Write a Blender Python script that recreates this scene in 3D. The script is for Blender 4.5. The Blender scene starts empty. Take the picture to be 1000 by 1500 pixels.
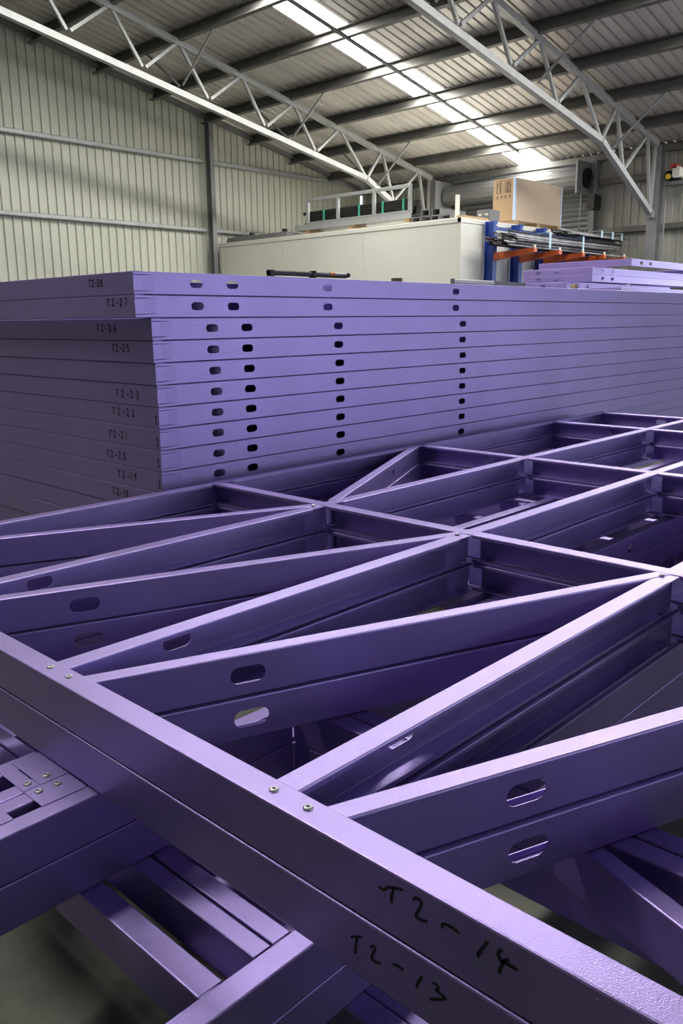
import bpy, math, random
import numpy as np
from mathutils import Matrix, Vector

random.seed(7)
SC = bpy.context.scene
COL = SC.collection
PI = math.pi

# ------------------------------------------------------------------ camera
CAM_H = 1.5
F_PX, PITCH, ROLL, YAW = 1220.0, 0.2260, -0.0104, math.radians(43.45)
def _cam_rot():
    cp, sp = math.cos(PITCH), math.sin(PITCH)
    m = np.array([[1, 0, 0], [0, -sp, -cp], [0, cp, -sp]])
    c, s = math.cos(ROLL), math.sin(ROLL)
    r = np.array([[c, -s, 0], [s, c, 0], [0, 0, 1]]) @ m
    w = np.array([[math.sin(YAW), -math.cos(YAW), 0], [math.cos(YAW), math.sin(YAW), 0], [0, 0, 1.0]])
    return r @ w
RC = _cam_rot()
def _ray(x, y):
    return RC.T @ np.array([(x - 500) / F_PX, (y - 750) / F_PX, 1.0])
def on_x(x, y, X):          # pixel -> point on the vertical plane x = X
    d = _ray(x, y); p = d * (X / d[0]); return Vector((p[0], p[1], p[2] + CAM_H))
def on_y(x, y, Y):
    d = _ray(x, y); p = d * (Y / d[1]); return Vector((p[0], p[1], p[2] + CAM_H))
def on_z(x, y, Z):
    d = _ray(x, y); p = d * ((Z - CAM_H) / d[2]); return Vector((p[0], p[1], Z))

cam_data = bpy.data.cameras.new('camera')
cam = bpy.data.objects.new('camera', cam_data); COL.objects.link(cam)
cam_data.sensor_fit = 'VERTICAL'; cam_data.sensor_height = 36.0
cam_data.lens = F_PX / 1500.0 * 36.0
cam_data.clip_start = 0.02; cam_data.clip_end = 300
R3 = Matrix(((RC[0][0], -RC[1][0], -RC[2][0]), (RC[0][1], -RC[1][1], -RC[2][1]), (RC[0][2], -RC[1][2], -RC[2][2])))
cam.matrix_world = Matrix.Translation((0, 0, CAM_H)) @ R3.to_4x4()
SC.camera = cam

# ------------------------------------------------------------------ world and exposure
world = bpy.data.worlds.new('overcast_sky'); SC.world = world
world.use_nodes = True
bg = world.node_tree.nodes['Background']
bg.inputs[0].default_value = (0.78, 0.88, 1.0, 1)
bg.inputs[1].default_value = 3.0
SC.view_settings.view_transform = 'Standard'
SC.view_settings.look = 'None'
SC.view_settings.gamma = 1.0
SC.view_settings.use_curve_mapping = False
SC.view_settings.exposure = 0.43
SC.cycles.use_denoising = True
SC.cycles.max_bounces = 8
SC.cycles.diffuse_bounces = 5
SC.cycles.glossy_bounces = 4
SC.cycles.sample_clamp_indirect = 6.0
SKYLIGHT_STRENGTH = 26.0

# ------------------------------------------------------------------ materials
def mat(name, color, rough=0.5, metal=0.0, spec=0.5, var=0.0, vscale=6.0, bump=0.0, bscale=200.0, emit=None, estr=0.0, stretch=None, color2=None, bdist=0.002, coat=0.0):
    m = bpy.data.materials.new(name); m.use_nodes = True
    nt = m.node_tree; b = nt.nodes['Principled BSDF']
    b.inputs['Base Color'].default_value = (*color, 1)
    b.inputs['Roughness'].default_value = rough
    b.inputs['Metallic'].default_value = metal
    b.inputs['Specular IOR Level'].default_value = spec
    if coat:
        b.inputs['Coat Weight'].default_value = coat; b.inputs['Coat Roughness'].default_value = 0.48; b.inputs['Coat IOR'].default_value = 1.6
    tc = nt.nodes.new('ShaderNodeTexCoord')
    src = tc.outputs['Object']
    if stretch:
        mp = nt.nodes.new('ShaderNodeMapping'); mp.inputs['Scale'].default_value = stretch
        nt.links.new(src, mp.inputs['Vector']); src = mp.outputs['Vector']
    if var > 0:
        n = nt.nodes.new('ShaderNodeTexNoise'); n.inputs['Scale'].default_value = vscale; n.inputs['Detail'].default_value = 5
        nt.links.new(src, n.inputs['Vector'])
        cr = nt.nodes.new('ShaderNodeValToRGB')
        c2 = color2 if color2 else tuple(c * (1 - var) for c in color)
        c1 = color if color2 else tuple(min(1, c * (1 + var)) for c in color)
        cr.color_ramp.elements[0].position = 0.3; cr.color_ramp.elements[1].position = 0.7
        cr.color_ramp.elements[0].color = (*c2, 1); cr.color_ramp.elements[1].color = (*c1, 1)
        nt.links.new(n.outputs['Fac'], cr.inputs['Fac']); nt.links.new(cr.outputs['Color'], b.inputs['Base Color'])
    if bump > 0:
        n2 = nt.nodes.new('ShaderNodeTexNoise'); n2.inputs['Scale'].default_value = bscale; n2.inputs['Detail'].default_value = 2
        nt.links.new(tc.outputs['Object'], n2.inputs['Vector'])
        bp = nt.nodes.new('ShaderNodeBump'); bp.inputs['Strength'].default_value = bump; bp.inputs['Distance'].default_value = bdist
        nt.links.new(n2.outputs['Fac'], bp.inputs['Height']); nt.links.new(bp.outputs['Normal'], b.inputs['Normal'])
        if coat: nt.links.new(bp.outputs['Normal'], b.inputs['Coat Normal'])
    if emit:
        b.inputs['Emission Color'].default_value = (*emit, 1); b.inputs['Emission Strength'].default_value = estr
    return m

M = {}
M['purple'] = mat('purple_coated_steel', (0.315, 0.232, 0.570), 0.40, 0.68, 0.5, var=0.07, vscale=3.0, bump=0.38, bscale=480, bdist=0.0012, coat=0.62)
M['purple_far'] = mat('purple_coated_steel_plain', (0.34, 0.26, 0.60), 0.42, 0.35, 0.6, var=0.06, vscale=2.0, coat=0.3)
M['ink'] = mat('black_marker_ink', (0.006, 0.005, 0.01), 0.5)
M['ink_faint'] = mat('worn_marker_ink', (0.04, 0.03, 0.075), 0.5)
M['rivet'] = mat('zinc_rivet', (0.50, 0.49, 0.52), 0.35, 0.6)
M['rivet_hole'] = mat('rivet_bore', (0.02, 0.02, 0.025), 0.6)
M['galv'] = mat('galvanised_steel', (0.36, 0.365, 0.365), 0.45, 0.3, var=0.10, vscale=9, bump=0.05, bscale=60)
M['galv_dark'] = mat('grey_painted_steel', (0.20, 0.20, 0.205), 0.5, 0.2, var=0.15, vscale=4)
M['purlin'] = mat('dull_galvanised_purlin', (0.15, 0.145, 0.135), 0.5, 0.35, var=0.15, vscale=3)
M['roof'] = mat('zincalume_roof_sheet', (0.58, 0.55, 0.515), 0.38, 0.3, var=0.12, vscale=1.5, stretch=(0.3, 3, 1))
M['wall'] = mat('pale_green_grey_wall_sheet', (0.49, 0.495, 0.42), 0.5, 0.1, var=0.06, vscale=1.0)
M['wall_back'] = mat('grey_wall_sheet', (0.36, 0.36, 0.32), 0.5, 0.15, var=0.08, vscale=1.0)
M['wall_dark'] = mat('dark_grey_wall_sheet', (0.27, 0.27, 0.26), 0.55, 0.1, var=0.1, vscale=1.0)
M['shutter'] = mat('grey_roller_shutter', (0.10, 0.10, 0.10), 0.55, 0.1, var=0.08, vscale=2)
M['white'] = mat('off_white_panel', (0.74, 0.73, 0.66), 0.5, 0.0, var=0.03, vscale=0.8)
M['skylight'] = mat('translucent_skylight_sheet', (0.8, 0.8, 0.75), 0.6, emit=(1.0, 0.985, 0.93), estr=SKYLIGHT_STRENGTH)
M['blue'] = mat('blue_rack_paint', (0.018, 0.055, 0.30), 0.4, 0.0, var=0.12, vscale=5)
M['orange'] = mat('orange_rack_paint', (0.48, 0.085, 0.018), 0.45, 0.0, var=0.2, vscale=8)
M['blacksteel'] = mat('black_steel', (0.018, 0.017, 0.017), 0.5, 0.3, var=0.3, vscale=12)
M['bundle'] = mat('weathered_steel_strip', (0.13, 0.11, 0.105), 0.45, 0.4, var=0.5, vscale=7)
M['bundle_light'] = mat('bright_steel_strip', (0.38, 0.36, 0.36), 0.4, 0.5, var=0.3, vscale=7)
M['strap_blue'] = mat('pale_blue_strap', (0.42, 0.58, 0.66), 0.5)
M['strap_green'] = mat('green_strap', (0.05, 0.33, 0.22), 0.5)
M['mdf'] = mat('fibreboard', (0.60, 0.465, 0.34), 0.7, var=0.05, vscale=5, bump=0.05, bscale=90)
M['mdf_end'] = mat('fibreboard_end', (0.40, 0.27, 0.155), 0.7, var=0.08, vscale=5)
M['timber'] = mat('raw_timber', (0.42, 0.29, 0.165), 0.75, var=0.22, vscale=6, stretch=(1, 12, 12))
M['edge'] = mat('blue_white_edge_tape', (0.55, 0.68, 0.90), 0.5)
M['stencil'] = mat('black_stencil_ink', (0.03, 0.022, 0.018), 0.7)
M['orange_plastic'] = mat('orange_plastic', (0.55, 0.20, 0.05), 0.5)
M['brown'] = mat('brown_tape', (0.12, 0.075, 0.045), 0.5)
M['red'] = mat('red_plastic', (0.55, 0.04, 0.04), 0.4)
M['yellow'] = mat('yellow_plastic', (0.75, 0.50, 0.04), 0.4)

def concrete():
    m = bpy.data.materials.new('dusty_concrete'); m.use_nodes = True
    nt = m.node_tree; b = nt.nodes['Principled BSDF']; b.inputs['Roughness'].default_value = 0.75
    tc = nt.nodes.new('ShaderNodeTexCoord')
    n1 = nt.nodes.new('ShaderNodeTexNoise'); n1.inputs['Scale'].default_value = 2.2; n1.inputs['Detail'].default_value = 6
    n2 = nt.nodes.new('ShaderNodeTexNoise'); n2.inputs['Scale'].default_value = 40; n2.inputs['Detail'].default_value = 4
    for n in (n1, n2): nt.links.new(tc.outputs['Object'], n.inputs['Vector'])
    cr = nt.nodes.new('ShaderNodeValToRGB')
    cr.color_ramp.elements[0].position = 0.35; cr.color_ramp.elements[0].color = (0.075, 0.075, 0.06, 1)
    cr.color_ramp.elements[1].position = 0.66; cr.color_ramp.elements[1].color = (0.20, 0.20, 0.162, 1)
    mx = nt.nodes.new('ShaderNodeMixRGB'); mx.blend_type = 'MULTIPLY'; mx.inputs[0].default_value = 0.35
    nt.links.new(n1.outputs['Fac'], cr.inputs['Fac']); nt.links.new(cr.outputs['Color'], mx.inputs[1])
    nt.links.new(n2.outputs['Fac'], mx.inputs[2]); nt.links.new(mx.outputs[0], b.inputs['Base Color'])
    return m
M['concrete'] = concrete()

# ------------------------------------------------------------------ mesh helpers
class MB:
    def __init__(s): s.v = []; s.f = []
    def quadbox(s, x0, x1, y0, y1, z0, z1):
        b = len(s.v)
        s.v += [(x0,y0,z0),(x1,y0,z0),(x1,y1,z0),(x0,y1,z0),(x0,y0,z1),(x1,y0,z1),(x1,y1,z1),(x0,y1,z1)]
        s.f += [tuple(b+i for i in q) for q in ((0,3,2,1),(4,5,6,7),(0,1,5,4),(1,2,6,5),(2,3,7,6),(3,0,4,7))]
        return s
    def box(s, x0, x1, y0, y1, z0, z1, c=0.0):
        """box with chamfered edges (c) along its longest axis"""
        if c <= 0: return s.quadbox(x0, x1, y0, y1, z0, z1)
        d = (x1-x0, y1-y0, z1-z0); ax = d.index(max(d))
        lo = [x0, y0, z0]; hi = [x1, y1, z1]; a, b2 = [(1,2),(2,0),(0,1)][ax]
        pr = [(lo[a]+c,lo[b2]),(hi[a]-c,lo[b2]),(hi[a],lo[b2]+c),(hi[a],hi[b2]-c),(hi[a]-c,hi[b2]),(lo[a]+c,hi[b2]),(lo[a],hi[b2]-c),(lo[a],lo[b2]+c)]
        base = len(s.v)
        for e in (lo[ax], hi[ax]):
            for p in pr:
                q = [0,0,0]; q[ax] = e; q[a] = p[0]; q[b2] = p[1]; s.v.append(tuple(q))
        n = 8
        for i in range(n): s.f.append((base+i, base+(i+1)%n, base+n+(i+1)%n, base+n+i))
        s.f.append(tuple(base+i for i in reversed(range(n)))); s.f.append(tuple(base+n+i for i in range(n)))
        return s
    def bar(s, p0, p1, w, h, up=(0,0,1)):
        p0 = Vector(p0); p1 = Vector(p1); d = (p1-p0).normalized(); up = Vector(up)
        if abs(d.dot(up)) > 0.98: up = Vector((0,1,0))
        sd = d.cross(up).normalized(); u = sd.cross(d).normalized(); b = len(s.v)
        for p in (p0, p1):
            for a, c in ((-1,-1),(1,-1),(1,1),(-1,1)): s.v.append(tuple(p + sd*(a*w/2) + u*(c*h/2)))
        s.f += [tuple(b+i for i in q) for q in ((0,3,2,1),(4,5,6,7),(0,1,5,4),(1,2,6,5),(2,3,7,6),(3,0,4,7))]
        return s
    def tube(s, pts, r, n=10, cap=True):
        pts = [Vector(p) for p in pts]; b = len(s.v)
        for i, p in enumerate(pts):
            d = (pts[min(i+1,len(pts)-1)] - pts[max(i-1,0)]).normalized()
            up = Vector((0,0,1)) if abs(d.z) < 0.9 else Vector((0,1,0))
            sd = d.cross(up).normalized(); u = sd.cross(d)
            rr = r[i] if isinstance(r, (list,tuple)) else r
            for k in range(n):
                a = 2*PI*k/n; s.v.append(tuple(p + sd*(math.cos(a)*rr) + u*(math.sin(a)*rr)))
        for i in range(len(pts)-1):
            for k in range(n):
                s.f.append((b+i*n+k, b+i*n+(k+1)%n, b+(i+1)*n+(k+1)%n, b+(i+1)*n+k))
        if cap:
            s.f.append(tuple(b+k for k in reversed(range(n)))); s.f.append(tuple(b+(len(pts)-1)*n+k for k in range(n)))
        return s
    def extrude_x(s, prof, x0, x1, caps=True):
        b = len(s.v); n = len(prof)
        for x in (x0, x1): s.v += [(x, p[0], p[1]) for p in prof]
        for i in range(n): s.f.append((b+i, b+(i+1)%n, b+n+(i+1)%n, b+n+i))
        if caps:
            s.f.append(tuple(b+i for i in reversed(range(n)))); s.f.append(tuple(b+n+i for i in range(n)))
        return s
    def add(s, vs, fs):
        b = len(s.v); s.v += [tuple(v) for v in vs]; s.f += [tuple(b+i for i in f) for f in fs]; return s
    def mesh(s, name, m, smooth=False):
        me = bpy.data.meshes.new(name); me.from_pydata(s.v, [], s.f); me.validate(); me.update()
        if isinstance(m, str): m = M[m]
        me.materials.append(m)
        if smooth:
            for p in me.polygons: p.use_smooth = True
        return me

def obj(name, mesh, parent=None, loc=(0,0,0), rz=0.0):
    o = bpy.data.objects.new(name, mesh); COL.objects.link(o)
    o.location = loc; o.rotation_euler = (0, 0, rz)
    if parent is not None: o.parent = parent
    return o
def part(name, mb, m, parent, smooth=False): return obj(name, mb.mesh(name, m, smooth), parent)
def tag(o, label, cat, group=None):
    o['label'] = label; o['category'] = cat
    if group: o['group'] = group
    return o
def thing(name, label, cat, loc=(0,0,0), group=None):
    o = bpy.data.objects.new(name, None); COL.objects.link(o); o.location = loc; o.empty_display_size = 0.1
    return tag(o, label, cat, group)
def structure(o): o['kind'] = 'structure'; return o

# ------------------------------------------------------------------ the shed
XE, XR, YG, YF = 17.1, 5.1, 15.37, -11.6          # eave, ridge, gable end, other gable end
XW = 2*XR - XE
def roof_z(x): return 8.26 - 0.2*(x if x >= XR else 2*XR - x)

structure(part('floor', MB().quadbox(XW-14, XE+14, YF-14, YG+8, -0.2, 0.0), 'concrete', None))

def ribbed(u0, u1, pitch, rib_w, rib_h):
    """profile points (u, h) of a trapezoid ribbed sheet between u0 and u1"""
    n = max(1, round((u1-u0)/pitch)); p = (u1-u0)/n; out = []
    for i in range(n):
        a = u0 + i*p
        out += [(a, 0), (a+p/2-rib_w*0.9, 0), (a+p/2-rib_w*0.5, rib_h), (a+p/2+rib_w*0.5, rib_h), (a+p/2+rib_w*0.9, 0)]
    out.append((u1, 0)); return out
def sheet_mesh(name, m, prof, bottom, top):
    mb = MB(); n = len(prof)
    mb.v = [bottom(u, h) for u, h in prof] + [top(u, h) for u, h in prof]
    mb.f = [(i, i+1, n+i+1, n+i) for i in range(n-1)]
    return mb.mesh(name, m)

# gable wall (ribs stand proud towards the inside)
wall_left = structure(part('wall_left', MB().quadbox(XW, XE, YG+0.06, YG+0.16, 0, 0.25), 'concrete', None))
u = XW
while u < XE - 0.01:
    u1 = min(u + 0.72, XE)
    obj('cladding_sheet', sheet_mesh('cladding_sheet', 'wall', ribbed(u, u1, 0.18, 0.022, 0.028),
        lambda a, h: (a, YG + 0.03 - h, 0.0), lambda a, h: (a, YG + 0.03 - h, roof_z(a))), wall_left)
    u = u1
for z in (3.42, 4.83, 2.0, 0.6):
    for a, b in ((XW, 3.2), (3.2, 11.94), (12.12, XE-0.1)):
        part('girt', MB().box(a, b, YG-0.10, YG-0.003, z, z+0.085, 0.012), 'galv', wall_left)
for xc in (12.03, 3.2):
    mb = MB(); zt = roof_z(xc) - 0.12
    mb.quadbox(xc-0.055, xc+0.055, YG-0.26, YG-0.245, 0, zt); mb.quadbox(xc-0.055, xc+0.055, YG-0.12, YG-0.105, 0, zt); mb.quadbox(xc-0.006, xc+0.006, YG-0.25, YG-0.11, 0, zt)
    part('gable_column', mb, 'galv_dark', wall_left)
for xa, xb in ((XR, XE-0.1), (XW+0.1, XR)):
    mb = MB(); mb.bar((xa, YG-0.06, roof_z(xa)-0.07), (xb, YG-0.06, roof_z(xb)-0.07), 0.10, 0.07)
    part('gable_rafter', mb, 'galv_dark', wall_left)

# roof: sheets, skylight sheets, purlins, bridging
ceiling = structure(part('ceiling', MB().bar((XR, YF-0.1, roof_z(XR)+0.03), (XR, YG+0.1, roof_z(XR)+0.03), 0.5, 0.02), 'roof', None))
SKY = [(-1.10, -0.40), (4.27, 4.97), (9.92, 10.62)]
def roof_bands():
    out = []; y = YF - 0.1
    for c0, c1 in SKY + [(YG + 0.1, None)]:
        n = max(1, round((c0 - y)/0.76)); w = (c0 - y)/n
        for i in range(n): out.append((y+i*w, y+(i+1)*w, -1))
        if c1 is None: break
        mid = (c0+c1)/2; k = SKY.index((c0, c1))
        out += [(c0, mid-0.03, k), (mid+0.03, c1, k), (mid-0.03, mid+0.03, -1)]; y = c1
    return out
# translucent length of each skylight strip on the two slopes (from x, to x)
GLAZED = {(0, 1): None, (0, -1): None, (1, 1): (6.1, XE+0.05), (1, -1): (-1.2, 4.2), (2, 1): (6.1, XE+0.05), (2, -1): None}  # short strip over the camera is unseen, added to light the top flanges
def roof_piece(name, m, pr, xlo, xhi, dz):
    obj(name, sheet_mesh(name, m, pr, lambda a, h: (xlo, a, roof_z(xlo)+dz+h), lambda a, h: (xhi, a, roof_z(xhi)+dz+h)), ceiling)
for y0, y1, k in roof_bands():
    pr = ribbed(y0, y1, 0.19 if k < 0 else 0.17, 0.026, 0.028) if y1-y0 > 0.1 else [(y0, 0), (y1, 0)]
    for side in (1, -1):
        xb = XE+0.05 if side == 1 else XW-0.05
        g = GLAZED.get((k, side)) if k >= 0 else None
        if g is None: roof_piece('roof_sheet', 'roof', pr, xb, XR, -0.028); continue
        g0, g1 = (g[1], g[0]) if side == 1 else g          # eave end first
        roof_piece('skylight_sheet', 'skylight', pr, g0, g1, -0.028)
        roof_piece('roof_sheet', 'roof', pr, g1, XR, -0.022)
        if abs(g0-xb) > 0.1: roof_piece('roof_sheet', 'roof', pr, xb, g0, -0.022)
PURLINS = [15.83, 14.56, 13.30, 12.03, 10.75, 9.48, 8.20, 6.93, 5.66]
def purlin_mesh():
    mb = MB(); L0, L1 = YF, YG-0.02; h, w, t, lp = 0.20, 0.075, 0.004, 0.02
    # C profile in (x, z), extruded along y; open side faces up-slope
    pr = [(0,0),(0,h),(-w,h),(-w,h-lp),(-w+t,h-lp),(-w+t,h-t),(-t,h-t),(-t,t),(-w+t,t),(-w+t,lp),(-w,lp),(-w,0)]
    n = len(pr); mb.v = [(p[0], L0, p[1]) for p in pr] + [(p[0], L1, p[1]) for p in pr]
    mb.f = [(i, (i+1)%n, n+(i+1)%n, n+i) for i in range(n)] + [tuple(range(n)), tuple(n+i for i in reversed(range(n)))]
    return mb.mesh('purlin', 'purlin')
pm = purlin_mesh()
for x in PURLINS:
    for xx in (x, 2*XR - x):
        o = obj('purlin', pm, ceiling, (xx, 0, roof_z(xx)-0.235)); o.rotation_euler = (0, math.atan(0.2) if xx > XR else -math.atan(0.2), 0)
for yb in (9.90, 4.55):
    for i in range(len(PURLINS)-1):
        a, b = PURLINS[i], PURLINS[i+1]
        part('bridging_bar', MB().bar((a, yb, roof_z(a)-0.25), (b, yb, roof_z(b)-0.25), 0.06, 0.035), 'galv_dark', ceiling)

# eave wall behind, with the roller door
DOOR = (8.80, 12.45)
OPEN = (-9.5, -4.5)
OPEN2 = (2.6, 6.2)
wall_back = structure(part('wall_back', MB().quadbox(XE+0.05, XE+0.15, DOOR[1]+0.1, YG, 0, 0.25).quadbox(XE+0.05, XE+0.15, OPEN2[1], DOOR[0]-0.1, 0, 0.25).quadbox(XE+0.05, XE+0.15, OPEN[1], OPEN2[0], 0, 0.25).quadbox(XE+0.05, XE+0.15, YF, OPEN[0], 0, 0.25), 'concrete', None))
def eave_sheets(y0, y1, z0, z1):
    n = max(1, round((y1-y0)/0.76)); w = (y1-y0)/n
    for i in range(n):
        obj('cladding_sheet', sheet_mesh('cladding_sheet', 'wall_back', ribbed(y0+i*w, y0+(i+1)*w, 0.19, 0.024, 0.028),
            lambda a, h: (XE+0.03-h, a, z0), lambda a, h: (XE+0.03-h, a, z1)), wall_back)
ze = roof_z(XE) - 0.02
eave_sheets(DOOR[1], YG, 0, ze); eave_sheets(DOOR[0], DOOR[1], 4.62, ze); eave_sheets(OPEN2[1], DOOR[0], 0, ze); eave_sheets(OPEN2[0], OPEN2[1], 4.2, ze); eave_sheets(OPEN[1], OPEN2[0], 0, ze)
eave_sheets(OPEN[0], OPEN[1], 4.2, ze); eave_sheets(YF, OPEN[0], 0, ze)
for z in (4.17, 3.20, 2.0, 0.6):
    for a, b in ((DOOR[1]+0.1, YG-0.2), (OPEN2[1]+0.1, DOOR[0]-0.12), (OPEN[1]+0.1, OPEN2[0]-0.1), (YF, OPEN[0]-0.1)):
        part('girt', MB().box(XE-0.10, XE-0.002, a, b, z, z+0.11, 0.008), 'purlin', wall_back)
part('eave_beam', MB().box(XE-0.12, XE-0.004, YF, YG-0.02, ze-0.17, ze-0.04, 0.008), 'purlin', wall_back)
for a, b in ((DOOR[1], DOOR[1]+0.11), (DOOR[0]-0.11, DOOR[0]), (OPEN[1], OPEN[1]+0.1), (OPEN[0]-0.1, OPEN[0]), (OPEN2[1], OPEN2[1]+0.1), (OPEN2[0]-0.1, OPEN2[0])):
    part('door_jamb', MB().box(XE-0.22, XE-0.003, a, b, 0, 4.62, 0.01), 'galv_dark', wall_back)
door = structure(bpy.data.objects.new('door_1', None)); COL.objects.link(door)
mb = MB(); prof = []; z = 0.02
while z < 4.55:
    prof += [(0.0, z), (0.022, z+0.03), (0.022, z+0.06), (0.0, z+0.09)]; z += 0.105
n = len(prof); y0, y1 = DOOR
mb.v = [(XE-0.09-p[0], y0+0.01, p[1]) for p in prof] + [(XE-0.09-p[0], y1-0.01, p[1]) for p in prof]
mb.f = [(i, i+1, n+i+1, n+i) for i in range(n-1)]
part('shutter_curtain', mb, 'shutter', door)
mb = MB(); n = 28
ring = []
for k in range(n):
    a = 2*PI*k/n; r = 0.21 + (0.010 if k % 2 else 0)
    ring.append((XE-0.36+math.cos(a)*r, 4.30+math.sin(a)*r))
mb.v = [(p[0], y0+0.12, p[1]) for p in ring] + [(p[0], y1-0.12, p[1]) for p in ring]
mb.f = [(k, (k+1)%n, n+(k+1)%n, n+k) for k in range(n)] + [tuple(range(n)), tuple(n+k for k in range(n))]
part('shutter_roll', mb, 'shutter', door)
part('shutter_bracket', MB().box(XE-0.75, XE-0.10, y0+0.02, y0+0.06, 3.98, 4.62, 0.01), 'galv_dark', door)
part('shutter_bracket', MB().box(XE-0.75, XE-0.10, y1-0.06, y1-0.02, 3.98, 4.62, 0.01), 'galv_dark', door)
mb = MB(); mb.tube([(XE-0.36, y0-0.02, 4.30), (XE-0.36, y0+0.02, 4.30)], 0.20, 20); mb.tube([(XE-0.36, y0-0.10, 4.30), (XE-0.36, y0-0.02, 4.30)], 0.06, 14)
part('chain_wheel', mb, 'blacksteel', door)
mb = MB(); mb.tube([(XE-0.62, y0-0.01, 4.3), (XE-0.62, y0-0.01, 3.3), (XE-0.50, y0-0.01, 3.2), (XE-0.28, y0-0.01, 3.3), (XE-0.24, y0-0.01, 4.3)], 0.012, 6)
part('hand_chain', mb, 'galv_dark', door)
part('shutter_motor', MB().box(XE-0.60, XE-0.30, y0-0.30, y0-0.13, 3.65, 3.95, 0.03), 'blacksteel', door)
part('shutter_guide', MB().box(XE-0.14, XE-0.07, y0-0.005, y0+0.03, 0, 4.0, 0.006), 'galv', door)
part('shutter_guide', MB().box(XE-0.14, XE-0.07, y1-0.03, y1+0.005, 0, 4.0, 0.006), 'galv', door)

# walls behind the camera, with their wide door openings
def plain_wall(name, boxes, m='wall_dark'):
    mb = MB()
    for b in boxes: mb.quadbox(*b)
    return structure(part(name, mb, m, None))
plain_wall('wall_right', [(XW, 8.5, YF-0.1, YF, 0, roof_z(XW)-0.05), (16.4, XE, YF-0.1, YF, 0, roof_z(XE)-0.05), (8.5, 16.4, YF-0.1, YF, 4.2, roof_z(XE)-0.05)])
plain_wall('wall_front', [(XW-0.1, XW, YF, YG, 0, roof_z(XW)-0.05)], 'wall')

# ------------------------------------------------------------------ roof trusses
def make_truss(y, label):
    t = thing('roof_truss', label, 'roof truss', (0, y, 0), 'grey lattice roof trusses spanning the shed')
    tops = [5.1, 6.80, 8.13, 9.43, 10.80, 12.10, 13.39, 14.72, 16.02, 16.42]
    bots = [(5.1, 6.10), (7.38, 5.83), (8.71, 5.57), (10.04, 5.31), (11.36, 5.06), (12.70, 4.79), (14.22, 4.46), (15.13, 4.09), (16.36, 3.46)]
    dz = -0.262
    def mir(p): return (2*XR - p[0], 0, p[2])
    for sg in (0, 1):
        f = mir if sg else (lambda p: p)
        a, b = (tops[0], 0, roof_z(tops[0])+dz), (tops[-1]+0.06, 0, roof_z(tops[-1]+0.06)+dz)
        part('top_chord', MB().bar(f(a), f(b), 0.09, 0.10), 'galv', t)
        mb = MB()
        mb.bar(f((bots[0][0], 0, bots[0][1])), f((bots[6][0], 0, bots[6][1])), 0.10, 0.10)
        mb.bar(f((bots[6][0]-0.02, 0, bots[6][1]+0.01)), f((bots[8][0], 0, bots[8][1])), 0.10, 0.10)
        part('bottom_chord', mb, 'galv', t)
        P = lambda x: (x, 0, roof_z(x)+dz-0.01)
        webs = []
        for i in range(1, 9):
            tx = tops[i]
            lo, hi = bots[i-1], bots[i] if i < 8 else bots[8]
            if i > 1: webs.append((P(tx-0.02), (lo[0]+0.03, 0, lo[1]+0.03)))
            webs.append((P(tx+0.02), (hi[0]-0.03, 0, hi[1]+0.03)))
        webs.append((P(tops[9]), (bots[8][0], 0, bots[8][1]+0.05)))
        for p, q in webs: part('web_member', MB().bar(f(p), f(q), 0.05, 0.05, (0,1,0)), 'galv', t)
        mb = MB(); x0 = 16.46
        pa = f((x0, 0, 0))[0]; pb = f((x0+0.22, 0, 0))[0]; lo, hi = min(pa, pb), max(pa, pb)
        zt = roof_z(16.7) - 0.24
        mb.quadbox(lo, lo+0.014, -0.10, 0.10, 0, zt); mb.quadbox(hi-0.014, hi, -0.10, 0.10, 0, zt); mb.quadbox(lo+0.01, hi-0.01, -0.006, 0.006, 0, zt)
        part('column', mb, 'galv_dark', t)
        pe = f((16.40, 0, 3.44)); part('cleat_plate', MB().box(pe[0]-0.08, pe[0]+0.07, -0.06, 0.06, 3.36, 3.50, 0.02), 'galv_dark', t)
        for bx in (9.48, 12.03, 14.56):
            zb = np.interp(bx, [b[0] for b in bots], [b[1] for b in bots])
            for s in (-1, 1):
                part('fly_brace', MB().bar(f((bx-0.03, s*0.05, zb+0.03)), f((bx-0.03, s*0.95, roof_z(bx)-0.23)), 0.03, 0.03), 'galv_dark', t)
    return t
make_truss(12.63, 'grey lattice roof truss next to the ribbed gable wall')
make_truss(7.26, 'grey lattice roof truss meeting the column right of the roller shutter')
make_truss(1.89, 'grey lattice roof truss over the purple frames, clear of the roller shutter')

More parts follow.
